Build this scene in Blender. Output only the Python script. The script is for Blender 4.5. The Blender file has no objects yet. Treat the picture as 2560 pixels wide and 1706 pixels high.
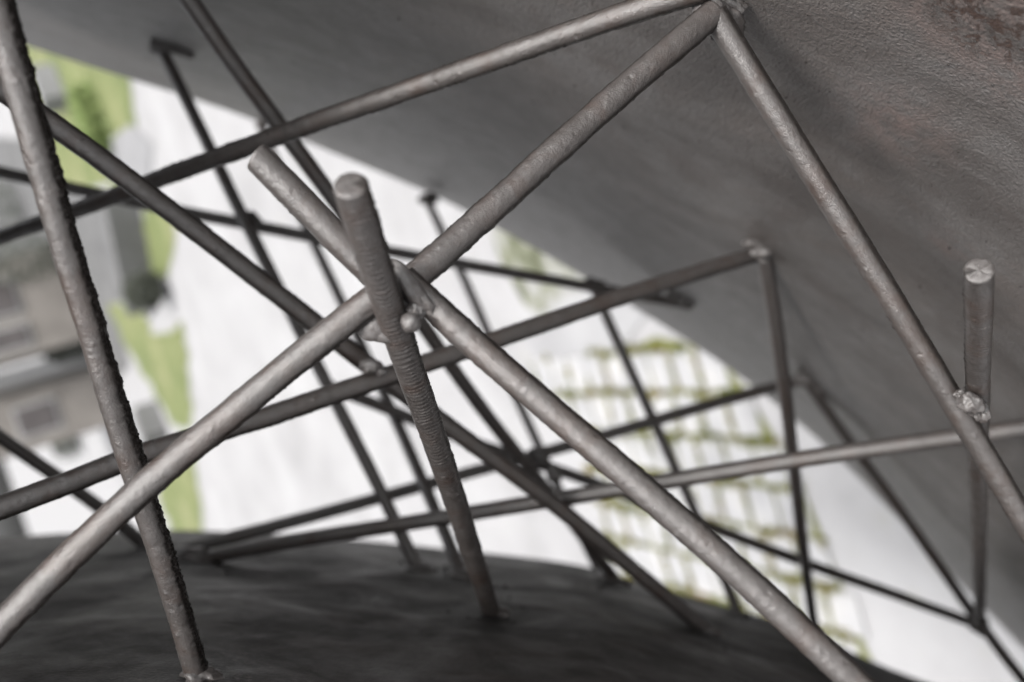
import bpy, bmesh, math, random
from mathutils import Vector, Matrix, noise
random.seed(7)
C = bpy.context.scene.collection
R_ = math.radians

# ------------------------------------------------------------------ camera
F = 35.0/36.0*2560            # focal length in photo pixels
PITCH, ROLL, CAMH = R_(27.7), R_(19), 2.4
fw = Vector((0, math.cos(PITCH), -math.sin(PITCH)))
up = Vector((0, math.sin(PITCH), math.cos(PITCH)))
rt = Vector((1, 0, 0))
CX = -up*math.cos(ROLL) - rt*math.sin(ROLL)      # the camera is turned on its side: world up is image left
CY = -up*math.sin(ROLL) + rt*math.cos(ROLL)
CZ = -fw
O = Vector((0, 0, CAMH))
cam = bpy.data.cameras.new('camera'); camo = bpy.data.objects.new('camera', cam); C.objects.link(camo)
M = Matrix((CX, CY, CZ)).transposed().to_4x4(); M.translation = O
camo.matrix_world = M
cam.lens = 35; cam.sensor_width = 36; cam.clip_start = 0.02; cam.clip_end = 2000
cam.dof.use_dof = True; cam.dof.focus_distance = 0.445; cam.dof.aperture_fstop = 4.9
sc = bpy.context.scene; sc.camera = camo

# ------------------------------------------------------------------ light
sd = (-CX*.66+CZ*.75+CY*.05).normalized()          # soft sun high behind the left shoulder
SUN_EL, SUN_AZ = math.degrees(math.asin(sd.z)), math.degrees(math.atan2(sd.x, sd.y)) % 360
w = bpy.data.worlds.new('World'); sc.world = w; w.use_nodes = True
nt = w.node_tree; nt.nodes.clear()
sky = nt.nodes.new('ShaderNodeTexSky'); sky.sky_type = 'NISHITA'; sky.sun_disc = False
sky.sun_elevation = R_(SUN_EL); sky.sun_rotation = R_(SUN_AZ); sky.air_density = 1.0; sky.dust_density = 5.0; sky.ozone_density = 0.4
hs = nt.nodes.new('ShaderNodeHueSaturation'); hs.inputs['Saturation'].default_value = 0.12
bg = nt.nodes.new('ShaderNodeBackground'); bg.inputs['Strength'].default_value = 0.12
wo = nt.nodes.new('ShaderNodeOutputWorld')
nt.links.new(sky.outputs[0], hs.inputs['Color']); nt.links.new(hs.outputs[0], bg.inputs['Color']); nt.links.new(bg.outputs[0], wo.inputs[0])
sl = bpy.data.lights.new('sun', 'SUN'); sl.energy = 1.5; sl.angle = R_(14); sl.color = (1, .965, .93)
so = bpy.data.objects.new('sun', sl); C.objects.link(so)
so.rotation_euler = sd.to_track_quat('Z', 'Y').to_euler()
so.location = sd*30
sc.view_settings.view_transform = 'Standard'; sc.view_settings.look = 'None'
sc.view_settings.exposure = 1.45; sc.view_settings.gamma = 1

# ------------------------------------------------------------------ helpers
K = 2560/2353.0               # the measurements below were read off a 2353 px wide copy
def P3(x, y, d):              # a measured point and its distance -> place in the world
    sx, sy = x*K, y*K
    return O + (CX*((sx-1280)/F) + CY*(-(sy-853)/F) + fw)*d
def G(x, y, z=0.0):           # where the line of sight through a measured point meets the ground
    v = P3(x, y, 1.0) - O
    t = (z-CAMH)/v.z
    return O + v*t
DIA = 0.012
def dw(wpx): return F*DIA/wpx # distance of a 12 mm rod that measures so many pixels across

def mesh_obj(name, verts, faces, mat, parent=None, smooth=True):
    me = bpy.data.meshes.new(name); me.from_pydata(verts, [], faces); me.update()
    if smooth: me.polygons.foreach_set('use_smooth', [True]*len(me.polygons))
    me.materials.append(mat)
    o = bpy.data.objects.new(name, me); C.objects.link(o)
    if parent: o.parent = parent
    return o
def tag(o, label=None, cat=None, group=None, kind=None):
    if label: o['label'] = label
    if cat: o['category'] = cat
    if group: o['group'] = group
    if kind: o['kind'] = kind
    return o
def empty(name, loc=(0, 0, 0)):
    o = bpy.data.objects.new(name, None); C.objects.link(o); o.location = loc; return o

# ------------------------------------------------------------------ materials
class N:
    def __init__(s, name):
        s.m = bpy.data.materials.new(name); s.m.use_nodes = True; s.t = s.m.node_tree
        s.b = s.t.nodes['Principled BSDF']; s.co = s.t.nodes.new('ShaderNodeTexCoord')
    def noise(s, scale, detail=4, rough=.6, src=None, dist=0):
        n = s.t.nodes.new('ShaderNodeTexNoise'); n.inputs['Scale'].default_value = scale
        n.inputs['Detail'].default_value = detail; n.inputs['Roughness'].default_value = rough; n.inputs['Distortion'].default_value = dist
        s.t.links.new(src or s.co.outputs['Object'], n.inputs['Vector']); return n.outputs['Fac']
    def ramp(s, fac, stops):
        r = s.t.nodes.new('ShaderNodeValToRGB'); e = r.color_ramp.elements
        while len(e) < len(stops): e.new(.5)
        for k, (p, c) in enumerate(stops): e[k].position = p; e[k].color = (*c, 1) if len(c) == 3 else c
        s.t.links.new(fac, r.inputs[0]); return r.outputs[0]
    def mix(s, fac, a, b):
        x = s.t.nodes.new('ShaderNodeMix'); x.data_type = 'RGBA'
        for sock, v in ((x.inputs[0], fac), (x.inputs[6], a), (x.inputs[7], b)):
            if isinstance(v, (int, float)): sock.default_value = v
            elif isinstance(v, tuple): sock.default_value = (*v, 1)
            else: s.t.links.new(v, sock)
        return x.outputs[2]
    def math(s, op, a, b=0.0, clamp=False):
        x = s.t.nodes.new('ShaderNodeMath'); x.operation = op; x.use_clamp = clamp
        for sock, v in ((x.inputs[0], a), (x.inputs[1], b)):
            if isinstance(v, (int, float)): sock.default_value = v
            else: s.t.links.new(v, sock)
        return x.outputs[0]
    def axes(s, e1, e2, e3, k1, k2, k3):      # object coordinates seen along three directions of the sheet
        cb = s.t.nodes.new('ShaderNodeCombineXYZ')
        for q, (e, k) in enumerate(((e1, k1), (e2, k2), (e3, k3))):
            v = s.t.nodes.new('ShaderNodeVectorMath'); v.operation = 'DOT_PRODUCT'
            s.t.links.new(s.co.outputs['Object'], v.inputs[0]); v.inputs[1].default_value = e*k; s.t.links.new(v.outputs['Value'], cb.inputs[q])
        return cb.outputs[0]
    def near(s, pt, rad, soft):      # 1 inside a ball round a place on the object, 0 outside
        v = s.t.nodes.new('ShaderNodeVectorMath'); v.operation = 'DISTANCE'
        s.t.links.new(s.co.outputs['Object'], v.inputs[0]); v.inputs[1].default_value = pt
        m = s.t.nodes.new('ShaderNodeMapRange'); m.inputs[1].default_value = rad; m.inputs[2].default_value = rad-soft
        s.t.links.new(v.outputs['Value'], m.inputs[0]); return m.outputs[0]
    def bump(s, h, dist, strength=1, prev=None):
        b = s.t.nodes.new('ShaderNodeBump'); b.inputs['Distance'].default_value = dist; b.inputs['Strength'].default_value = strength
        s.t.links.new(h, b.inputs['Height'])
        if prev: s.t.links.new(prev, b.inputs['Normal'])
        s.t.links.new(b.outputs[0], s.b.inputs['Normal']); return b.outputs[0]
    def col(s, c): 
        if isinstance(c, tuple): s.b.inputs['Base Color'].default_value = (*c, 1)
        else: s.t.links.new(c, s.b.inputs['Base Color'])
    def rgh(s, r):
        if isinstance(r, (int, float)): s.b.inputs['Roughness'].default_value = r
        else: s.t.links.new(r, s.b.inputs['Roughness'])

def rod_material():
    n = N('painted_rod_steel')
    a = n.noise(34, 7, .68, dist=.5); b = n.noise(260, 4, .65); f = n.noise(1400, 3, .7)
    c = n.ramp(a, [(.30, (.040, .034, .031)), (.48, (.066, .059, .056)), (.60, (.056, .044, .039)), (.75, (.044, .029, .024))])
    c = n.mix(n.ramp(b, [(.50, (0, 0, 0)), (.72, (.35, .35, .35))]), c, (.10, .094, .091))
    c = n.mix(n.ramp(n.noise(520, 2, .5), [(.66, (0, 0, 0)), (.72, (.8, .8, .8))]), c, (.035, .028, .025))
    at = n.t.nodes.new('ShaderNodeAttribute'); at.attribute_name = 'slag_shade'  # rough slag on the burrs, plus shade painted along the near rods' undersides
    sg = n.math('MULTIPLY', at.outputs['Fac'], n.ramp(n.noise(600, 4, .7), [(.35, (.6,)*3), (.5, (1,)*3)]))
    c = n.mix(sg, c, (.012, .010, .009))
    n.t.links.new(n.math('SUBTRACT', 1.0, n.math('MULTIPLY', sg, .92)), n.b.inputs['Specular IOR Level'])
    n.col(c); n.b.inputs['Metallic'].default_value = .12
    n.rgh(n.ramp(b, [(.3, (.27,)*3), (.7, (.40,)*3)]))
    p = n.bump(f, .0006, .6); n.bump(n.noise(420, 3, .55), .0006, .45, p)
    return n.m
M_ROD = rod_material()

def weld_material():
    n = N('weld_metal')
    a = n.noise(120, 5, .6)
    n.col(n.ramp(a, [(.35, (.050, .043, .040)), (.55, (.080, .074, .072)), (.7, (.12, .117, .115))]))
    n.rgh(.42); n.bump(n.noise(500, 4, .6), .0008, .6)
    return n.m
M_WELD = weld_material()

def plate_material():
    n = N('painted_plate_steel')
    a = n.noise(7, 8, .68, dist=.8); b = n.noise(55, 7, .72, dist=.3)
    e1 = (P3(1700, 880, 1.1)-P3(1000, 460, 1.1)).normalized(); e2 = (P3(1600, 30, .45)-P3(1500, 700, 1.05)).normalized(); e3 = e1.cross(e2)
    st = n.noise(16, 7, .7, src=n.axes(e1, e2, e3, .28, 1.0, 1.0), dist=.4)
    c = n.ramp(a, [(.34, (.064, .052, .047)), (.47, (.105, .099, .096)), (.58, (.088, .076, .070)), (.68, (.125, .119, .116))])
    c = n.mix(n.ramp(b, [(.48, (0, 0, 0)), (.66, (.5, .5, .5))]), c, (.078, .071, .068))
    c = n.mix(n.ramp(st, [(.42, (.7,)*3), (.55, (0,)*3)]), c, (.040, .034, .031))
    c = n.mix(n.ramp(st, [(.60, (0,)*3), (.70, (.35,)*3)]), c, (.125, .121, .122))
    c = n.mix(n.ramp(n.noise(800, 2, .6), [(.42, (.55,)*3), (.56, (0,)*3)]), c, (.040, .035, .033))
    # pinkish brown bloom where the primer shows
    rust_at = [(P3(2290, 60, PD(2290, 60)), .055, .05), (P3(2150, 10, PD(2150, 10)), .03, .03), (P3(2050, 280, PD(2050, 280)), .045, .045), (P3(2180, 560, PD(2180, 560)), .02, .02), (P3(2330, 160, PD(2330, 160)), .03, .03)]
    mask = None
    for pt, r, s in rust_at:
        q = n.near(pt, r, s); mask = q if mask is None else n.math('MAXIMUM', mask, q)
    br = n.math('MULTIPLY', mask, n.ramp(n.noise(70, 5, .65), [(.40, (0,)*3), (.60, (1,)*3)]))
    c = n.mix(n.math('MULTIPLY', br, .75), c, (.120, .086, .077))
    # flaked rust
    fm = n.math('MULTIPLY', n.near(P3(2300, 45, PD(2300, 45)), .034, .016), n.ramp(n.noise(120, 7, .75, dist=.4), [(.495, (0,)*3), (.515, (1,)*3)]))
    c = n.mix(fm, c, (.036, .021, .016))
    # fine dark pits and pale grains
    c = n.mix(n.ramp(n.noise(330, 2, .5), [(.70, (0,)*3), (.76, (.8,)*3)]), c, (.05, .045, .042))
    n.col(c); n.rgh(n.ramp(b, [(.3, (.38,)*3), (.7, (.50,)*3)]))
    n.b.inputs['Specular IOR Level'].default_value = .8
    v = n.t.nodes.new('ShaderNodeTexVoronoi'); v.inputs['Scale'].default_value = 620; v.feature = 'SMOOTH_F1'
    n.t.links.new(n.co.outputs['Object'], v.inputs['Vector'])
    p = n.bump(n.math('MULTIPLY', v.outputs['Distance'], -1.0), .0014, .5)
    p = n.bump(n.noise(1100, 2, .5), .0010, .6, p)
    p = n.bump(n.noise(180, 4, .6), .002, .45, p)
    n.bump(n.math('SUBTRACT', 1.0, fm), .0012, .9, p)
    return n.m
def low_plate_material():
    n = N('dusty_plate_steel')
    ax_ = n.axes(CX, CY, CZ, .35, 1.0, 1.0)
    a = n.noise(11, 8, .66, src=ax_, dist=.8); b = n.noise(13, 8, .7, dist=.5); st = n.noise(24, 7, .7, src=ax_)
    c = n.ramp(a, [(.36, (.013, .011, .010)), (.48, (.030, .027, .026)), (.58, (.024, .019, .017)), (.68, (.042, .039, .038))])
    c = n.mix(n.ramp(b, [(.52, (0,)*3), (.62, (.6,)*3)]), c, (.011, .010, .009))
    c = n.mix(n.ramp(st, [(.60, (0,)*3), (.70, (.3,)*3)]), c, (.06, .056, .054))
    mask = None                                          # black weld scale round every rod's foot, doubling as painted contact shade
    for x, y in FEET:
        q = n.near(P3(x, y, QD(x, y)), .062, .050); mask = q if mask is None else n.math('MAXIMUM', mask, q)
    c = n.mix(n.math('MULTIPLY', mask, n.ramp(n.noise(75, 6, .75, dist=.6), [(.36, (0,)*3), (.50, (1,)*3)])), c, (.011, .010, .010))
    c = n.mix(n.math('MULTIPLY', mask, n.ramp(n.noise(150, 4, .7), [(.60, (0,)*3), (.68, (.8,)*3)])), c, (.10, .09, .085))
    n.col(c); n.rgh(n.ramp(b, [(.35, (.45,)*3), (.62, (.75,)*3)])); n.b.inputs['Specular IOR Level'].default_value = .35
    p = n.bump(n.noise(45, 8, .72, dist=.6), .002, .35); p = n.bump(n.noise(20, 5, .7, src=ax_), .004, .4, p); n.bump(n.noise(600, 3, .6), .001, .6, p)
    return n.m
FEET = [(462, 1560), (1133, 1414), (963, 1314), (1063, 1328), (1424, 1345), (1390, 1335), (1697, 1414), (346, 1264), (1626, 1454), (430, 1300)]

def simple(name, stops, scale, rough=.8, bumpd=0, bscale=None, dist=0):
    n = N(name); n.col(n.ramp(n.noise(scale, 5, .6, dist=dist), stops)); n.rgh(rough)
    if bumpd: n.bump(n.noise(bscale or scale*4, 4, .6), bumpd, .7)
    return n.m

# ------------------------------------------------------------------ the two curved plates
EDGE = [(-700, -130), (-350, -20), (-120, 48), (60, 105), (250, 168), (400, 213), (560, 264), (700, 325), (850, 387), (1010, 452), (1150, 528), (1300, 612), (1450, 704),
        (1600, 794), (1730, 885), (1850, 982), (1960, 1082), (2100, 1232), (2230, 1366), (2353, 1492), (2500, 1650), (2700, 1860), (2900, 2100)]
def resample(pl, n):
    L = [0]
    for a, b in zip(pl, pl[1:]): L.append(L[-1]+math.dist(a, b))
    out = []
    for k in range(n):
        t = L[-1]*k/(n-1); j = 0
        while j < len(L)-2 and L[j+1] < t: j += 1
        f = (t-L[j])/(L[j+1]-L[j]); out.append((pl[j][0]+(pl[j+1][0]-pl[j][0])*f, pl[j][1]+(pl[j+1][1]-pl[j][1])*f))
    return out
def smooth2(pl, it):
    for _ in range(it):
        pl = [pl[0]]+[((a[0]+2*b[0]+c[0])/4, (a[1]+2*b[1]+c[1])/4) for a, b, c in zip(pl, pl[1:], pl[2:])]+[pl[-1]]
    return pl
E_ = smooth2(resample(EDGE, 260), 60)
def edge_a(x): 
    t = max(0, min(1, (x-100)/2100)); t = t*t*(3-2*t)
    return 1.07-.12*t
def plate_inv(x, u): 
    # 1/distance: nearly flat sheet with a rolled rim and a slow hollow
    return edge_a(x) + .00142*u + .00000010*u*u - .30*math.exp(-u/120.0)
def PD(x, y):
    best = 1e9; bx = 0
    for ex, ey in E_:
        d = (ex-x)**2+(ey-y)**2
        if d < best: best = d; bx = ex
    return 1/plate_inv(bx, math.sqrt(best))

M_PLATE = plate_material()
sculpture = empty('steel_sculpture', (0, 0, 0))
tag(sculpture, 'rough grey steel sculpture of welded rods strung between two large curved plates', 'sculpture')

def build_plate():
    us = [0, 3, 7, 12, 18, 25]+[25+k*13 for k in range(1, 112)]
    n = len(E_); V = []; Fc = []
    for i, (ex, ey) in enumerate(E_):
        a = E_[max(i-3, 0)]; b = E_[min(i+3, n-1)]
        tx, ty = b[0]-a[0], b[1]-a[1]; l = math.hypot(tx, ty); nx, ny = ty/l, -tx/l
        for u in us:
            x, y = ex+nx*u, ey+ny*u
            p = P3(x, y, 1/plate_inv(ex, u))
            dsp = .0035*noise.noise(p*5.0+Vector((3, 1, 7))) + .0012*noise.noise(p*17.0) + .0004*noise.noise(p*60)
            V.append(p + fw*dsp*min(1, u/60+.3))
    m = len(us)
    for i in range(n-1):
        for j in range(m-1):
            q = i*m+j; Fc.append((q, q+m, q+m+1, q+1))
    o = mesh_obj('steel_plate', V, Fc, M_PLATE, sculpture)
    s = o.modifiers.new('thick', 'SOLIDIFY'); s.thickness = .006; s.offset = -1
    return o
plate = build_plate(); plate['label'] = 'broad grey plate with pitted paint and a rust patch'

SIL = [(-700, 1262), (-300, 1248), (0, 1236), (150, 1225), (400, 1217), (600, 1225), (850, 1243), (1050, 1264), (1200, 1280), (1340, 1297), (1500, 1348), (1700, 1402), (1850, 1443),
       (1930, 1488), (2080, 1553), (2353, 1640), (2700, 1720)]
S_ = smooth2(resample(SIL, 200), 25)
def sil_y(x):
    for a, b in zip(S_, S_[1:]):
        if a[0] <= x <= b[0]: return a[1]+(b[1]-a[1])*(x-a[0])/(b[0]-a[0])
    return S_[-1][1] if x > 0 else S_[0][1]
TAU = 20.0
def qinv(s): return .85+.0044*s-2.6e-6*s*s if s >= 0 else .85+.0044*s
def QD(x, y):
    t = max(0, y-sil_y(x)); s = math.sqrt((t+TAU)**2-TAU**2); return 1/qinv(min(s, 780))
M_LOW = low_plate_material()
def build_low():
    ss = [-75+k*5 for k in range(15)]+[k*6 for k in range(0, 130)]
    V = []; Fc = []
    for x, ys in S_:
        for s in ss:
            t = (math.sqrt(s*s+TAU*TAU)-TAU)*(1 if s >= 0 else 5)
            p = P3(x, ys+t, 1/qinv(s))
            dsp = .004*noise.noise(p*7.0)+.0020*noise.noise(p*22.0)+.0008*noise.noise(p*70)
            V.append(p+CY*dsp*min(1, abs(s)/60))
    m = len(ss); n = len(S_)
    for i in range(n-1):
        for j in range(m-1):
            q = i*m+j; Fc.append((q, q+m, q+m+1, q+1))
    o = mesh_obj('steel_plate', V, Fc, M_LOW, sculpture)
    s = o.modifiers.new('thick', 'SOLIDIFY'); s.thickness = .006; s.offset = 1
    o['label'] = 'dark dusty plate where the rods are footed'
    return o
low = build_low()

# unseen sheet added outside the view, only to keep sun off the deep rods
RD0, RD1 = .27, .85
def build_shade_plate():
    V = []; Fc = []
    n = 40; m = 30
    for i in range(n+1):
        for j in range(m+1):
            d = RD0+(RD1-RD0)*i/n; yy = -.85+1.5*j/m
            xx = -.30-.52*max(0, d-.42)-.05*math.sin(math.pi*j/m)
            p = O+CX*xx+CY*yy+fw*d
            V.append(p+CX*.004*noise.noise(p*6))
    for i in range(n):
        for j in range(m):
            q = i*(m+1)+j; Fc.append((q, q+m+1, q+m+2, q+1))
    o = mesh_obj('steel_plate', V, Fc, M_LOW, sculpture)  # added light blocker, shares the object name of the real plates
    s = o.modifiers.new('thick', 'SOLIDIFY'); s.thickness = .006
build_shade_plate()

# the sculpture's foot, below and outside the view
def tube_simple(a, b, r, name, mat, parent, n=24):
    a, b = Vector(a), Vector(b); t = (b-a).normalized(); u = t.orthogonal().normalized(); v = t.cross(u)
    V = []; Fc = []
    for p in (a, b):
        for k in range(n):
            c = 2*math.pi*k/n; V.append(p+(u*math.cos(c)+v*math.sin(c))*r)
    for k in range(n): Fc.append((k, (k+1) % n, n+(k+1) % n, n+k))
    Fc.append(tuple(range(n-1, -1, -1))); Fc.append(tuple(range(n, 2*n)))
    return mesh_obj(name, V, Fc, mat, parent, smooth=False)

# ------------------------------------------------------------------ rods
def rod(pts, d0, d1, rad=DIA/2, seam=None, seam_h=.00055, seam_w=.26, seam_dark=.8, ripple=0, ripple_l=.0026, lump=.0002, cap0=False, cap1=False, captilt=0, step=.0008, nr=56, seed=0, wander=.0003, taper0=1, label=None, name='rod', oval=0, dents=0):
    # 1. centre line in space
    for _ in range(2): pts = [pts[0]]+[(.25*a[0]+.5*b[0]+.25*c[0], .25*a[1]+.5*b[1]+.25*c[1]) if (math.dist(a, b)+math.dist(b, c)) < 420 else b for a, b, c in zip(pts, pts[1:], pts[2:])]+[pts[-1]]
    L = [0]
    for a, b in zip(pts, pts[1:]): L.append(L[-1]+math.dist(a, b))
    inv0, inv1 = 1/d0, 1/d1
    ctrl = []
    for (x, y), l in zip(pts, L):
        f = l/L[-1]; ctrl.append(P3(x, y, 1/(inv0+(inv1-inv0)*f)))
    ext = [ctrl[0]*2-ctrl[1]]+ctrl+[ctrl[-1]*2-ctrl[-2]]
    fine = []
    for k in range(1, len(ext)-2):
        p0, p1, p2, p3 = ext[k-1:k+3]
        for j in range(60):
            t = j/60; t2 = t*t; t3 = t2*t
            fine.append(.5*((2*p1)+(p2-p0)*t+(2*p0-5*p1+4*p2-p3)*t2+(3*p1-p0-p2+(0*p0)-(-1)*(p3-p1*1)-(p1*1)+(p1-p1))*0 + (2*p0-5*p1+4*p2-p3)*0 + (-p0+3*p1-3*p2+p3)*t3))
    fine.append(ctrl[-1])
    D = [0]
    for a, b in zip(fine, fine[1:]): D.append(D[-1]+(b-a).length)
    tot = D[-1]; n = max(8, int(tot/step)); C_ = []; j = 0
    for k in range(n+1):
        t = tot*k/n
        while j < len(D)-2 and D[j+1] < t: j += 1
        f = (t-D[j])/max(1e-9, D[j+1]-D[j]); p = fine[j].lerp(fine[j+1], f)
        e = min(1, t/.03, (tot-t)/.03)
        wv = Vector((noise.noise(Vector((t*9, seed, 1))), noise.noise(Vector((t*9, seed, 5))), noise.noise(Vector((t*9, seed, 9)))))
        C_.append(p+wv*wander*2*max(0, e))
    # 2. rings
    slag_shade = []; V = []; Fc = []; off = Vector((seed*1.37, seed*.71, seed*2.1))
    ringsT = []; tmp = []
    for k in range(n+1):
        T = (C_[min(k+2, n)]-C_[max(k-2, 0)]).normalized(); p = C_[k]; vw = (p-O).normalized()
        Nn = -(vw-T*vw.dot(T)).normalized(); Sd = T.cross(vw).normalized(); ringsT.append((T, Nn, Sd))
    def ring(k, sc_=1.0, shift=0.0, tilt=0.0):
        T, Nn, Sd = ringsT[k]; p = C_[k]; s = tot*k/n
        rr = []; tmp.clear()
        for a in range(nr):
            th = 2*math.pi*a/nr; dr = Nn*math.cos(th)+Sd*math.sin(th)
            q = p+dr*rad
            r = rad + lump*noise.noise(q*55+off) + .5*lump*noise.noise(q*170+off) + .00005*noise.noise(q*700)+max(0, noise.noise(q*480+off)-.50)*.0014-max(0, noise.noise(q*400-off)-.50)*.0014
            if oval: r += oval*math.cos(2*th)
            if ripple:
                cr = s/ripple_l + .55*math.cos(th-.3) + 1.3*noise.noise(Vector((s*60, math.cos(th)*1.2, seed)))
                amp = .35+.65*abs(noise.noise(Vector((s*140, th*.6, seed+3))))*2
                front = .5+.5*math.cos(th)
                r += ripple*amp*math.sin(2*math.pi*cr)*(front**.7)
            sl_ = 0
            if dents:
                dn = noise.noise(q*210+off*2)
                if dn > .45: r -= dents*(dn-.45)*3
            if seam:
                for sa in (seam if isinstance(seam, (list, tuple)) else [seam]):
                    dt = (th-R_(sa)-.12*noise.noise(Vector((s*25, seed, sa)))+math.pi) % (2*math.pi)-math.pi
                    g = math.exp(-(dt/seam_w)**2)
                    if g > .01:
                        h = .35+.8*noise.noise(Vector((s*420, dt*4, seed)))+.8*noise.noise(Vector((s*150, dt*3, seed+2)))+.9*noise.noise(Vector((s*1100, dt*9, seed+7)))
                        sl_ = max(sl_, min(1, g*1.3))
                        r += seam_h*g*max(-.4, h)*(.55+.9*abs(noise.noise(Vector((s*18, seed, 4)))))
            tmp.append(sl_*seam_dark)
            rr.append(p+dr*r*sc_+T*(shift+tilt*math.cos(th-.8)*sc_*rad))
        return rr
    def addring(r):
        V.extend(r); slag_shade.extend(tmp)
        if len(V) >= 2*nr:
            b = len(V)-nr; a = b-nr
            for i in range(nr):
                i2 = (i+1) % nr; Fc.append((a+i, a+i2, b+i2, b+i))
    if cap0:
        c = C_[0]; T = ringsT[0][0]
        for s_, sh in ((.02, -.0004), (.35, -.00045), (.7, -.0004), (.9, -.0002), (.97, .0001)):
            r = ring(0, s_, sh, captilt)
            r = [q - T*.00035*noise.noise(q*650) for q in r]
            addring(r)
    else: addring([C_[0]]*1*nr if False else ring(0, .02))
    k0 = 0 if not cap0 else 1
    for k in range(k0, n+1): addring(ring(k, 1.0, 0, captilt*max(0, 1-k*step/.006) if cap0 else 0))
    if cap1:
        for s_, sh in ((.97, 0), (.9, .0003), (.6, .0004), (.02, .0004)): addring(ring(n, s_, sh))
    else: addring(ring(n, .02))
    o = mesh_obj(name, V, Fc, M_ROD, sculpture)
    if label: o['label'] = label
    o.data.attributes.new('slag_shade', 'FLOAT', 'POINT').data.foreach_set('value', slag_shade)
    return o, C_, ringsT

def lumpy(pt, r, sx=(1, 1, 1), seed=0, amp=.35, freq=1.0, parent=None, mat=None, basis=None, name='weld_bead', sub=4):
    bm = bmesh.new(); bmesh.ops.create_icosphere(bm, subdivisions=sub, radius=1)
    for v in bm.verts:
        n_ = v.co.normalized()
        k = 1+amp*noise.noise(n_*1.3*freq+Vector((seed, 0, 0)))+amp*.45*noise.noise(n_*3.4*freq+Vector((0, seed, 0)))+amp*.12*noise.noise(n_*9+Vector((0, 0, seed)))
        q = Vector((n_.x*sx[0], n_.y*sx[1], n_.z*sx[2]))*r*k
        v.co = (basis @ q if basis else CX*q.x+CY*q.y+CZ*q.z)
    me = bpy.data.meshes.new(name); bm.to_mesh(me); bm.free()
    me.polygons.foreach_set('use_smooth', [True]*len(me.polygons)); me.materials.append(mat or M_WELD)
    o = bpy.data.objects.new(name, me); C.objects.link(o); o.location = pt
    if parent: o.parent = parent
    return o
def weld(x, y, d, r, sx=(1, 1, 1), seed=0, amp=.35, parent=None, rot=0, **k):
    c, s = math.cos(R_(rot)), math.sin(R_(rot))
    bx = CX*c+CY*s; by = CY*c-CX*s
    B = Matrix((bx, by, CZ)).transposed()
    return lumpy(P3(x, y, d), r, sx, seed, amp, parent=parent, basis=B, **k)

def foot(x, y, parent, seed, r=.010, lowp=True, d=None):
    # a spattered ring of weld where a rod meets a plate
    d = d or (QD(x, y) if lowp else PD(x, y))
    weld(x, y, d, r, (1.15, .55, 1.0) if lowp else (1.0, .8, .7), seed, .5, parent)
    for k in range(4):
        a = random.uniform(0, 6.28); rr = r*K*F/d*.00045*random.uniform(.9, 1.6)*1000/K
        weld(x+math.cos(a)*rr*1.3, y+(math.sin(a)*.25+.12)*rr, d, r*random.uniform(.22, .42), (1, .6, 1), seed+k*3+1, .6, parent, sub=3)

# J and K are the two big joints
dJ = dw(77)
R1, _, _ = rod([(-38, -90), (-14/K, 0), (60/K, 262/K), (158/K, 600/K), (224/K, 806/K), (312/K, 1100/K), (397/K, 1370/K), (455, 1556)], dw(88), QD(455, 1556), seam=[42, 64, 86], seam_h=.0010, seam_w=.28, seam_dark=1.0, seed=1, lump=.00035, dents=.0003, rad=.0056, label='steep rod with a rough burr along one edge')
D1, _, _ = rod([(-60, 1500), (-10, 1443), (150, 1290), (330, 1120), (500, 975), (650, 850), (770, 755), (868, 680)], dw(78), dJ, seam=[-60, -84], seam_h=.0005, seed=2, lump=.0003, rad=.0058)
D2, _, _ = rod([(925, 640), (985, 700), (1100, 790), (1250, 925), (1380, 1040), (1510, 1155), (1620, 1250), (1750, 1365), (1870, 1480), (1990, 1590), (2080, 1680)], dJ*1.0, dw(80), seam=[62, 88, -92], seam_h=.00032, seed=3, lump=.00022, ripple=.00009, ripple_l=.006, oval=.0001, wander=.0004, rad=.0058)
D3, _, _ = rod([(935, 655), (1010, 588), (1100, 508), (1200, 412), (1300, 328), (1400, 232), (1500, 150), (1590, 78), (1640, 30)], dJ*1.02, dw(66), seam=[84, -64, -86], seam_h=.00045, seed=4, lump=.0004, dents=.0005)
S1, _, _ = rod([(805, 425), (838, 540), (882, 690), (925, 800), (968, 920), (1010, 1040), (1055, 1180), (1095, 1300), (1130, 1412)], dw(92), QD(1130, 1412), cap0=True, seam=[64, 88], seam_h=.0006, ripple=.00020, ripple_l=.0027, seed=5, step=.0005, captilt=.0, label='ridged cut rod pointing at the viewer from the central joint')
S2, _, _ = rod([(590, 360), (650, 420), (730, 500), (800, 570), (860, 632)], dw(77), dJ*1.03, cap0=True, captilt=-.25, seam=[-100], seam_h=.0003, seed=6, lump=.0004, label='short cut rod end with a slanting lip')
H1, _, _ = rod([(-60, 568), (0, 546), (150, 494), (300, 437), (457, 375), (610, 322), (763, 270), (939, 207), (1115, 145), (1240, 99), (1340, 63), (1460, 27), (1517, 9), (1572, -11), (1625, -26)], dw(38), dw(66), rad=.0056, seam=[82, -60, -84], seam_h=.0006, seed=7, lump=.0003, dents=.0003)
V1, _, _ = rod([(1640, 30), (1682, 98), (1874, 406), (2058, 706), (2190, 925), (2272, 1062), (2353, 1195), (2440, 1345)], dw(66), dw(57), seam=[-86, 56, 78], seam_h=.0003, seed=8, lump=.00025, label='bright rod sloping from the top joint down the plate')
dS3 = dw(57)
S3, _, _ = rod([(2249, 622), (2248, 780), (2246, 930), (2246, 1100), (2250, 1280), (2252, 1432)], dw(78), dw(25), rad=.0056, cap0=True, seam=[-75], seam_h=.0006, ripple=.00017, ripple_l=.0022, seed=9, step=.0005, label='upright cut rod stub with a hammered end')
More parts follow.
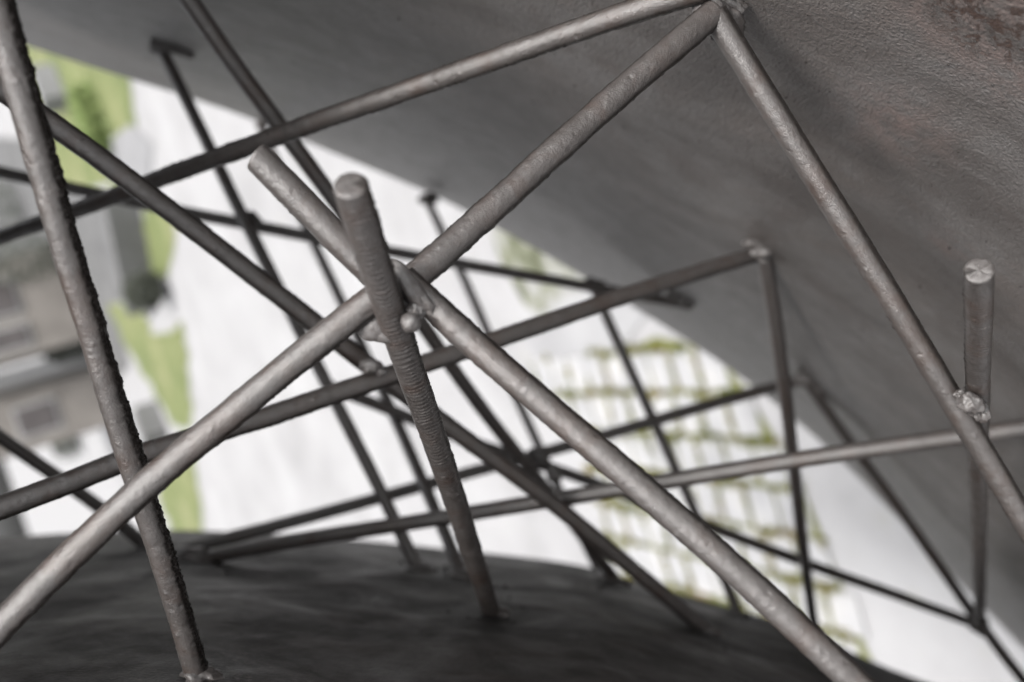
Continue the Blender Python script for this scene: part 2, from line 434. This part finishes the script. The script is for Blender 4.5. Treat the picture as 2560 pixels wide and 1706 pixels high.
H3, _, _ = rod([(425, 1290), (604, 1253), (730, 1233), (860, 1214), (1000, 1193), (1150, 1170), (1300, 1144), (1450, 1119), (1600, 1094), (1900, 1047), (2210, 1003), (2353, 984), (2480, 966)], QD(425, 1290), dw(45), seed=10, seam=[-90], seam_h=.0003)
H2, _, _ = rod([(-60, 1190), (0, 1167), (150, 1110), (330, 1042), (600, 962), (750, 909), (900, 862), (1020, 823), (1150, 780), (1290, 727), (1400, 690), (1550, 642), (1742, 583)], dw(61), PD(1742, 583), seam=[-62, -84], seam_h=.0004, seed=11, lump=.0003, ripple=.0001, ripple_l=.008)
B1, _, _ = rod([(-50, 165), (0, 210), (110, 275), (240, 370), (400, 490), (550, 610), (700, 722), (850, 845), (960, 930), (1075, 1015), (1150, 1062), (1250, 1140), (1330, 1205), (1430, 1287), (1530, 1371), (1625, 1452)], dw(60), QD(1625, 1452), seam=[-55, 62, 84], seam_h=.0004, seed=12, seam_dark=.6, lump=.0003)
C1, _, _ = rod([(395, -60), (440, 15), (540, 150), (640, 290), (710, 380), (790, 490), (880, 615), (980, 755), (1045, 858), (1120, 965), (1205, 1060), (1290, 1165), (1360, 1260), (1422, 1343)], dw(48), QD(1422, 1343), seed=13)
E1, _, _ = rod([(366, 105), (425, 225), (490, 355), (560, 500), (620, 625), (680, 745), (735, 850), (800, 975), (865, 1110), (920, 1220), (962, 1312)], PD(366, 105), QD(962, 1312), seed=14, rad=.0058)
E3, _, _ = rod([(-60, 382), (0, 397), (140, 428), (300, 464), (430, 488), (560, 514), (700, 545), (900, 580), (1040, 603), (1200, 630), (1365, 662), (1480, 682), (1585, 702)], .90, PD(1585, 702), seed=15, rad=.0058)
E4, _, _ = rod([(597, 284), (686, 505), (755, 620), (800, 722), (879, 906), (932, 1012), (985, 1130), (1028, 1240), (1063, 1325)], PD(597, 284), QD(1063, 1325), seed=16, rad=.0056)
E5, _, _ = rod([(982, 462), (1014, 528), (1062, 628), (1120, 757), (1195, 942), (1236, 1020), (1290, 1135), (1345, 1255), (1375, 1310)], PD(982, 455), QD(1380, 1312), seed=17, rad=.0056)
E6, _, _ = rod([(1365, 662), (1390, 728), (1425, 800), (1487, 927), (1522, 1018), (1577, 1132), (1620, 1222), (1675, 1350), (1697, 1412)], PD(1585, 702)*.98, QD(1697, 1412), seed=18, rad=.0056)
F1, _, _ = rod([(755, 888), (870, 928), (949, 968), (1079, 1016), (1170, 1048), (1271, 1072), (1384, 1117), (1500, 1160), (1611, 1203), (1831, 1288), (2023, 1355), (2252, 1438)], .92, dw(25), seed=19, rad=.0058)
F2, _, _ = rod([(405, 1268), (568, 1227), (700, 1192), (870, 1145), (1000, 1108), (1180, 1058), (1290, 1030), (1400, 1000), (1560, 950), (1700, 906), (1850, 873)], QD(405, 1268), PD(1850, 873), seed=20)
G1, _, _ = rod([(1756, 590), (1775, 700), (1795, 830), (1812, 960), (1826, 1090), (1841, 1230), (1857, 1350), (1872, 1450)], PD(1750, 585), QD(1872, 1452), seed=21, seam=[85], seam_h=.0004)
G2, _, _ = rod([(1850, 872), (1900, 945), (1945, 1010), (2005, 1085), (2130, 1255), (2252, 1436)], PD(1850, 873), dw(25), seed=22)
G3, _, _ = rod([(2246, 1425), (2300, 1498), (2353, 1565), (2420, 1650)], dw(26), dw(26), seed=23)
L1, _, _ = rod([(-60, 962), (0, 1008), (124, 1089), (263, 1181), (345, 1262)], dw(36), QD(345, 1262), seed=24)
# short stubs welded flat on the broad plate
T1, _, _ = rod([(346, 97), (395, 112), (445, 128)], PD(346, 97)*.985, PD(445, 128)*.99, seed=25, rad=.0042, cap0=True, cap1=True, label='short stub lying flat against the plate')

# welds at the central joint
jd = dJ
weld(944, 742, jd*.97, .0038, (1, 1, 1), 3, .14, S1)                                   # smooth round bead
weld(938, 655, jd*.985, .0066, (.62, 1.75, .8), 8, .22, D3, rot=35)
weld(962, 672, jd*.985, .0045, (.55, 2.3, .8), 18, .25, D3, rot=40)
weld(958, 712, jd*.985, .0033, (1.0, 1.2, .8), 13, .5, D2)
weld(872, 742, jd*1.01, .0060, (1.7, 1.05, .7), 21, .12, D1, rot=28)                     # web between the lower left rod and the ridged rod
weld(880, 766, jd*1.01, .0046, (1.5, .85, .7), 27, .12, D1, rot=-4)
weld(905, 690, jd*1.01, .0080, (1.0, 1.0, .7), 31, .25, D2)
weld(786, 583, dw(77)*1.03, .0016, (1, 1, 1), 33, .4, S2, sub=3); weld(776, 575, dw(77)*1.03, .0011, (1, 1, 1), 34, .4, S2, sub=3)
weld(1522, 1133, dw(78)*1.0, .0022, (1.2, 1, .8), 35, .3, D2, rot=-40, sub=3)
# welds at the top joint
kd = dw(64)
weld(1632, 22, kd*.985, .0072, (1.0, 1.25, .7), 41, .3, H1, rot=35)
weld(1665, 50, kd*1.0, .0068, (1, 1.5, .8), 44, .45, V1, rot=30)
weld(1655, 88, kd*.99, .0028, (1.3, .8, .8), 47, .6, V1)
weld(1684, 18, kd*1.02, .0042, (1.5, 1.2, .6), 52, .6, V1)
for k in range(9):
    weld(1600+random.uniform(0, 130), 8+random.uniform(-5, 60), kd*1.02, random.uniform(.0008, .002), (1, 1, 1), 60+k, .5, V1, sub=3)
# right stub weld
weld(2232, 928, .482, .0056, (1.1, .9, .8), 71, .38, S3, rot=-35)
weld(2252, 944, .488, .0044, (1, 1.1, .8), 74, .6, S3)
weld(2207, 908, .487, .0030, (1, .8, .8), 77, .6, S3)
# crossings
weld(852, 842, dw(50)*.985, .0056, (1.25, .85, .8), 81, .3, B1); weld(876, 856, dw(50)*.985, .0030, (1, .8, .8), 83, .4, B1)
weld(1300, 1142, dw(38)*.99, .0055, (1.2, .8, .8), 85, .4, C1); weld(1240, 1050, .93, .007, (1.6, .9, .8), 87, .4, C1, rot=-30)
weld(1275, 1090, .90, .007, (1.0, 1.2, .8), 88, .4, C1)
weld(1175, 1052, .93, .009, (1.6, .8, .8), 89, .3, F1)
weld(1362, 655, PD(1585, 702)*.985, .0085, (1.4, .8, .8), 91, .4, E3)
weld(566, 506, .93, .010, (1.3, .9, .8), 92, .3, E3)
weld(1575, 692, PD(1585, 702)*.98, .009, (1.3, .9, .7), 93, .4, E3, rot=-20); weld(1548, 678, PD(1548, 678)*.99, .007, (1.2, .8, .7), 94, .4, E3)
weld(1752, 582, PD(1752, 582)*.99, .0066, (1.4, .7, .7), 95, .4, H2); weld(1735, 560, PD(1735, 560), .006, (1.5, .8, .6), 96, .5, H2)
weld(1852, 872, PD(1852, 872)*.985, .011, (1.5, .7, .7), 97, .4, G2); weld(1880, 888, PD(1880, 888), .008, (1.5, .7, .7), 98, .4, G2, rot=-35)
weld(2250, 1434, dw(25)*.99, .012, (.9, 1.2, .8), 99, .3, G3, rot=35)
weld(600, 286, PD(600, 286)*.99, .008, (1, .8, .8), 101, .4, E4); weld(985, 458, PD(985, 458)*.99, .010, (1.3, .8, .8), 102, .4, E5)
weld(370, 108, PD(370, 108)*.985, .009, (1.2, .9, .7), 103, .3, E1)
weld(420, 1288, QD(420, 1288)*.99, .014, (2.0, .7, .9), 104, .4, H3, rot=8)
for (x, y, pr, sd_) in ((462, 1560, R1, 1), (1133, 1414, S1, 2), (963, 1314, E1, 3), (1063, 1328, E4, 4), (1424, 1345, C1, 5), (1390, 1335, E5, 6), (1697, 1414, E6, 7), (346, 1264, L1, 8), (1626, 1454, B1, 9)):
    foot(x, y, pr, 110+sd_*7, r=.0105 if y < 1380 else .009)
# dried spatter scattered over both plates
def spatter():
    bm = bmesh.new()
    for k in range(340):
        if k < 120:
            fx, fy = random.choice(FEET); x = fx+random.gauss(0, 45); y = fy+random.gauss(0, 16)
            if y < sil_y(x)+6: continue

            if y > 1620: continue
            p = P3(x, y, QD(x, y)); r = random.uniform(.0006, .0019)
        else:
            x = random.uniform(300, 2353); y = random.uniform(0, 900)
            if y > np_edge(x)-30: continue
            p = P3(x, y, PD(x, y)); r = random.uniform(.0003, .0008)
        m = bmesh.ops.create_icosphere(bm, subdivisions=2, radius=1)
        for v in m['verts']:
            q = v.co.copy(); v.co = p+q*r*(1+.3*noise.noise(q*2+Vector((k, 0, 0))))
    me = bpy.data.meshes.new('weld_spatter'); bm.to_mesh(me); bm.free()
    me.polygons.foreach_set('use_smooth', [True]*len(me.polygons)); me.materials.append(M_LOW)
    o = bpy.data.objects.new('weld_spatter', me); C.objects.link(o); o.parent = sculpture; o['kind'] = 'stuff'
def np_edge(x):
    return min(E_, key=lambda e: abs(e[0]-x))[1]
spatter()

# support of the sculpture (outside the picture): both plates stand on a steel base
base_c = P3(3100, 1100, 1.15)
post = tube_simple(P3(2900, 1000, PD(2900, 1000)), Vector((base_c.x, base_c.y, .10)), .04, 'support_post', M_ROD, sculpture)
post2 = tube_simple(P3(2600, 1760, QD(2600, 1760)), Vector((base_c.x, base_c.y, .10)), .03, 'support_post', M_ROD, sculpture)
tube_simple(Vector((base_c.x, base_c.y, 0.0)), Vector((base_c.x, base_c.y, .10)), .28, 'base_block', M_LOW, sculpture, 48)

# ------------------------------------------------------------------ the setting
def sheet(name, poly, z, mat, px=True, kind='structure', sub=0):
    V = [G(x, y, z) for x, y in poly] if px else [Vector((x, y, z)) for x, y in poly]
    o = mesh_obj(name, V, [tuple(range(len(V)))], mat, None, False)
    if o.data.polygons[0].normal.z < 0: o.data.flip_normals()
    return tag(o, kind=kind)
def plaza_mat():
    n = N('pale_concrete')
    c = n.ramp(n.noise(.9, 8, .72), [(.3, (.195, .193, .196)), (.5, (.250, .248, .252)), (.7, (.29, .29, .295))])
    c = n.mix(n.ramp(n.noise(7, 5, .7), [(.60, (0,)*3), (.72, (.35,)*3)]), c, (.20, .20, .13))
    n.col(c); n.rgh(.85); n.bump(n.noise(40, 4, .6), .003, .5)
    return n.m
M_PL = plaza_mat()
ground = sheet('ground', [(-400, -400), (400, -400), (400, 900), (-400, 900)], 0, M_PL, px=False)
M_ASPH = simple('grey_asphalt', [(.3, (.055, .055, .056)), (.6, (.10, .10, .10)), (.7, (.14, .14, .14))], 1.5)
M_LAWN = simple('lawn_grass', [(.28, (.060, .072, .036)), (.42, (.100, .122, .040)), (.58, (.140, .153, .062)), (.74, (.23, .21, .14))], .75, .9, .02, 60)
M_KERB = simple('kerb_stone', [(.3, (.15, .15, .155)), (.7, (.20, .20, .205))], 3)
M_DARK = simple('dark_hedge_leaves', [(.3, (.015, .018, .012)), (.7, (.05, .055, .04))], 9, .8)
M_BEIGE = simple('beige_render', [(.3, (.12, .11, .10)), (.7, (.20, .185, .17))], 2)
M_ROOF = simple('dark_roof', [(.3, (.09, .09, .09)), (.7, (.14, .14, .14))], 3)
M_GLASS = simple('dark_window_glass', [(.3, (.05, .045, .045)), (.7, (.10, .09, .09))], 3, .15)
M_WHITE = simple('white_paint', [(.3, (.28, .28, .285)), (.7, (.33, .33, .33))], 3)

sheet('road', [(-150, 300), (140, 330), (235, 560), (300, 840), (250, 900), (-20, 760)], .004, M_ASPH)
sheet('road', [(165, 470), (238, 470), (292, 690), (235, 702)], .008, M_ASPH)
def lawn(poly):
    out = []
    for a, b in zip(poly, poly[1:]+poly[:1]):       # a worn, uneven edge
        for k in range(10):
            f = k/10; x = a[0]+(b[0]-a[0])*f; y = a[1]+(b[1]-a[1])*f
            out.append((x+9*noise.noise(Vector((x*.03, y*.03, 2)))+5*noise.noise(Vector((x*.09, y*.09, 3))), y+9*noise.noise(Vector((x*.03, y*.03, 7)))))
    poly = out
    o = sheet('lawn_grass', poly, .012, M_LAWN, kind='stuff'); return o
lawn([(20, 60), (150, 100), (292, 150), (305, 230), (315, 330), (290, 400), (190, 440), (110, 400)])
lawn([(248, 400), (275, 400), (292, 560), (312, 700), (285, 700), (262, 560)])
lawn([(322, 470), (400, 470), (402, 560), (385, 640), (352, 640)])
lawn([(245, 702), (318, 690), (352, 768), (388, 765), (424, 738), (432, 850), (440, 930), (436, 985), (395, 975), (310, 830)])
sheet('path', [(300, 285), (350, 330), (345, 420), (250, 410), (240, 330)], .016, M_KERB)
lawn([(405, 1005), (440, 1000), (452, 1100), (470, 1235), (400, 1240), (360, 1140)])
sheet('gravel_patch', [(1110, 470), (1300, 540), (1420, 640), (1310, 685), (1262, 750), (1205, 700), (1150, 600)], .006, simple('mossy_gravel', [(.40, (.055, .060, .032)), (.50, (.13, .135, .095)), (.58, (.22, .22, .215))], 4), kind='structure')
sheet('path', [(1185, 760), (1290, 690), (1420, 640), (1500, 700), (1430, 800), (1240, 830)], .009, simple('grey_patch', [(.3, (.20, .20, .205)), (.7, (.26, .26, .265))], 2))  # plain grey patch laid flat on the plaza

def box(name, c, sx, sy, sz, mat, parent=None, yaw=0, bev=.01):
    bm = bmesh.new(); bmesh.ops.create_cube(bm, size=1)
    for v in bm.verts: v.co = Vector((v.co.x*sx, v.co.y*sy, (v.co.z+.5)*sz))
    bmesh.ops.bevel(bm, geom=bm.edges[:], offset=bev, segments=2, affect='EDGES')
    me = bpy.data.meshes.new(name); bm.to_mesh(me); bm.free(); me.materials.append(mat)
    o = bpy.data.objects.new(name, me); C.objects.link(o); o.location = c; o.rotation_euler = (0, 0, yaw)
    if parent: o.parent = parent
    return o
# a low dark bench wall with its pale kerb
def wall_between(name, a, b, h, t, mat, z=0):
    A, B_ = G(*a), G(*b); d = B_-A; m_ = (A+B_)/2; m_.z = z
    return box(name, m_, d.length, t, h, mat, yaw=math.atan2(d.y, d.x))
kb = tag(wall_between('garden_kerb', (285, 440), (345, 715), .10, .35, M_KERB), 'pale stone kerb running between two strips of lawn', 'kerb')
dwl = tag(wall_between('low_wall', (312, 440), (362, 700), .42, .22, M_ROOF), 'low dark grey wall beside the pale kerb on the lawn', 'wall')

def kiosk(p0, p1, depth, h, label, wins, roofover=.15):
    A, B_ = G(*p0), G(*p1); d = B_-A; yaw = math.atan2(d.y, d.x)
    nrm = Vector((-d.y, d.x, 0)).normalized()
    if nrm.y < 0: nrm = -nrm
    cen = (A+B_)/2+nrm*depth/2; cen.z = 0
    r = empty('kiosk', cen); r.rotation_euler = (0, 0, yaw)
    tag(r, label, 'kiosk')
    L = d.length; s = -1 if (Matrix.Rotation(-yaw, 3, 'Z') @ nrm).y > 0 else 1
    box('wall', (0, 0, 0), L, depth, h, M_BEIGE, r, bev=.02)
    box('roof', (0, 0, h), L+roofover*2, depth+roofover*2, .18, M_ROOF, r, bev=.02)
    for (u, z, ww, hh) in wins:
        wn = box('window', (u*L, s*(depth/2+.01), z), ww, .06, hh, M_WHITE, r, bev=.01)
        box('pane', (0, s*.035, .05), ww-.1, .02, hh-.1, M_GLASS, wn, bev=.004)
    return r
kiosk((140, 560), (212, 775), 2.2, 3.2, 'beige kiosk with a louvred window left of the pale lawn', [(-.1, 1.1, .75, 1.1), (.3, 1.1, .5, 1.0)])
kiosk((222, 850), (262, 975), 2.0, 2.8, 'smaller beige kiosk with one dark window below the white post', [(.0, 1.0, .7, .9)])
pst = G(212, 815); tag(box('post', pst, .30, .30, 4.0, M_WHITE), 'thick white post standing between the two beige kiosks', 'post')
tag(box('planter_box', G(140, 200), .62, .4, .35, M_KERB, yaw=.3), 'pale grey planter box standing on the upper lawn', 'planter')
tag(box('planter_box', G(372, 965), .55, .5, .38, M_ROOF, yaw=.3), 'dark grey planter box beside the lower lawn strip', 'planter')

def shrub(c, r, hgt, n, label, mat, seed):
    rnd = random.Random(seed); e = empty('shrub', (c.x, c.y, 0)); tag(e, label, 'shrub')
    V = []; Fc = []
    for k in range(n):
        a = rnd.uniform(0, 6.283); q = rnd.random()**.5; z = rnd.random()
        rr = r*q*(.35+.65*math.sin(math.pi*min(1, z*.8+.15)))*(.8+.4*noise.noise(Vector((a, z*3, seed))))
        p = Vector((math.cos(a)*rr, math.sin(a)*rr, .08+z*hgt))
        u = Vector((rnd.gauss(0, 1), rnd.gauss(0, 1), rnd.gauss(0, 1))).normalized()*.045; v = u.orthogonal().normalized()*.022
        b = len(V); V += [p-u, p+v, p+u, p-v]; Fc.append((b, b+1, b+2, b+3))
    mesh_obj('foliage', V, Fc, mat, e, False)
    t = tube_simple((0, 0, 0), (0, 0, hgt*.5), .02, 'stem', M_ROOF, e, 8)
    return e
def hedge(a, b, h, t, label, mat, seed, n=1600):
    A, B_ = G(*a), G(*b); d = B_-A; rnd_ = random.Random(seed); e = empty('hedge', (A+B_)/2); tag(e, label, 'hedge'); V = []; Fc = []
    for k in range(n):
        p = d*(rnd_.random()-.5)+Vector((rnd_.gauss(0, t*.35), rnd_.gauss(0, t*.35), h*rnd_.random()))
        u = Vector((rnd_.gauss(0, 1), rnd_.gauss(0, 1), rnd_.gauss(0, 1))).normalized()*.05; v = u.orthogonal().normalized()*.03
        q = len(V); V += [p-u, p+v, p+u, p-v]; Fc.append((q, q+1, q+2, q+3))
    mesh_obj('foliage', V, Fc, mat, e, False)
    for f in (-.35, 0, .35): tube_simple(d*f, d*f+Vector((0, 0, h*.6)), .02, 'stem', M_ROOF, e, 8)
hedge((215, 215), (255, 330), .30, .30, 'low green hedge crossing the upper lawn', simple('hedge_leaves', [(.3, (.08, .12, .03)), (.7, (.15, .19, .06))], 9), 21)
hedge((110, 590), (150, 780), 1.0, .5, 'dark hedge along the front of the louvred beige kiosk', M_DARK, 22, 2600)
hedge((-10, 960), (230, 1000), .5, .4, 'bare dark hedge running away beyond the smaller kiosk', M_DARK, 23, 700)
M_GRN = simple('green_leaves', [(.3, (.06, .10, .03)), (.7, (.13, .18, .06))], 12, .7)
shrub(G(385, 655), .32, .45, 900, 'dark brown shrub at the end of the low wall', M_DARK, 3)
shrub(G(160, 575), .7, 1.6, 1500, 'tall dark shrub in front of the beige kiosk', M_DARK, 4)
shrub(G(205, 780), .5, .9, 1200, 'dark shrub beside the foot of the white post', M_DARK, 5)
shrub(G(50, 470), 1.5, 2.2, 2500, 'big dark grey green shrub across the asphalt', M_DARK, 6)
#shrub(G(1215, 615), .22, .16, 700, 'low olive green shrub on the mossy gravel', M_GRN, 8)
shrub(G(185, 1010), .7, .8, 1300, 'bare dark shrub beyond the smaller kiosk', M_DARK, 9)

# small stone paving with grass in the joints
pa = G(1650, 1100); az = Vector((0, 0, 1))
ay = (G(1850, 1122)-G(1450, 1078)).normalized(); ax = az.cross(ay).normalized()
if (G(1650, 1300)-pa).dot(ax) < 0: ax = -ax
REG = [G(*q) for q in ((1225, 810), (1330, 1060), (1440, 1330), (1620, 1700), (2150, 1750), (2030, 1530), (1925, 1260), (1850, 1080), (1740, 900), (1650, 780), (1500, 745), (1390, 800))]
def inside(p):
    c = False
    for a, b in zip(REG, REG[1:]+REG[:1]):
        if (a.y > p.y) != (b.y > p.y) and p.x < (b.x-a.x)*(p.y-a.y)/(b.y-a.y)+a.x: c = not c
    return c
cell_u = (G(1650, 1147)-G(1650, 1053)).length*.96; cell_v = (G(1679, 1100)-G(1621, 1100)).length
print('paving', cell_u, cell_v, (pa-O).length)
M_PAVE = simple('paving_stone', [(.3, (.22, .22, .225)), (.5, (.28, .28, .285)), (.7, (.33, .325, .32))], 5, .8, .004, 50)
M_JOINT = simple('joint_soil', [(.3, (.060, .070, .015)), (.55, (.11, .115, .035)), (.7, (.17, .16, .10))], 12)
def to(u, v, z): return pa+ax*u+ay*v+Vector((0, 0, z))
cm = sum(REG, Vector())/len(REG)
sheet('path_bed', [((p.x-cm.x)*.93+cm.x, (p.y-cm.y)*.93+cm.y) for p in REG], .006, M_JOINT, px=False)
V = []; Fc = []; gv = []; gf = []
rnd = random.Random(5)

def blade(p, hgt):
    a = rnd.uniform(0, 6.28); dx = Vector((math.cos(a), math.sin(a), 0)); ln = Vector((rnd.gauss(0, .4), rnd.gauss(0, .4), 0))*hgt
    b = len(gv); gv.extend([p-dx*.0036, p+dx*.0036, p+ln*.5+Vector((0, 0, hgt*.6))+dx*.002, p+ln+Vector((0, 0, hgt))]); gf.append((b, b+1, b+2)); gf.append((b, b+2, b+3))
for i in range(-24, 24):
    for j in range(-36, 36):
        u = i*cell_u; v = j*cell_v+(.5*cell_v if i % 2 else 0)+.22*cell_v*math.sin(i*5.3)
        if not inside(to(u+cell_u/2, v+cell_v/2, 0)): continue
        g = .010; jit = [rnd.uniform(-.003, .003) for _ in range(4)]; h = .020+rnd.uniform(-.003, .003)
        def wob(q): return q[0]+.016*noise.noise(Vector((q[0]*7, q[1]*7, 1))), q[1]+.016*noise.noise(Vector((q[0]*7, q[1]*7, 5)))
        c = [(u+g+jit[0], v+g+jit[1]), (u+cell_u-g+jit[2], v+g+jit[3]), (u+cell_u-g+jit[1], v+cell_v-g+jit[0]), (u+g+jit[3], v+cell_v-g+jit[2])]
        c = [wob(q) for q in c]
        cu, cv = u+cell_u/2, v+cell_v/2; b = len(V)
        for (x, y) in c: V.append(to(x, y, .007))
        for (x, y) in c: V.append(to(x, y, h-.005))
        for (x, y) in c: V.append(to(cu+(x-cu)*.92, cv+(y-cv)*.92, h))
        for q in (0, 4):
            for s in range(4):
                s2 = (s+1) % 4; Fc.append((b+q+s, b+q+s2, b+q+4+s2, b+q+4+s))
        Fc.append((b+8, b+9, b+10, b+11))
        # grass along the row joint and the cross joint
        for k in range(150):
            f = rnd.random(); p = to(*wob((u+rnd.gauss(0, .004), v+cell_v*f)), .006)
            if noise.noise(p*3.0)+.9*noise.noise(p*9) > -.10: blade(p+ax*rnd.gauss(0, .007), rnd.uniform(.015, .050))
        for k in range(150):
            f = rnd.random(); p = to(*wob((u+cell_u*f, v+rnd.gauss(0, .004))), .006)
            if noise.noise(p*3.0+Vector((9, 0, 0)))+.7*noise.noise(p*11) > -.10: blade(p+ay*rnd.gauss(0, .006), rnd.uniform(.012, .040))
st = mesh_obj('paving', V, Fc, M_PAVE, None, False); st['kind'] = 'structure'
M_JG = simple('joint_grass_blades', [(.3, (.070, .092, .006)), (.5, (.130, .128, .012)), (.7, (.16, .105, .022))], 8, .7)
go = mesh_obj('joint_grass', gv, gf, M_JG, None, False); tag(go, kind='stuff')

for o in C.objects:                      # things of which there are several carry a shared group
    g = {'kiosk': 'beige kiosks at the far edge', 'shrub': 'shrubs across the plaza', 'hedge': 'hedges across the plaza', 'planter': 'planter boxes on the lawns'}.get(o.get('category'))
    if g: o['group'] = g
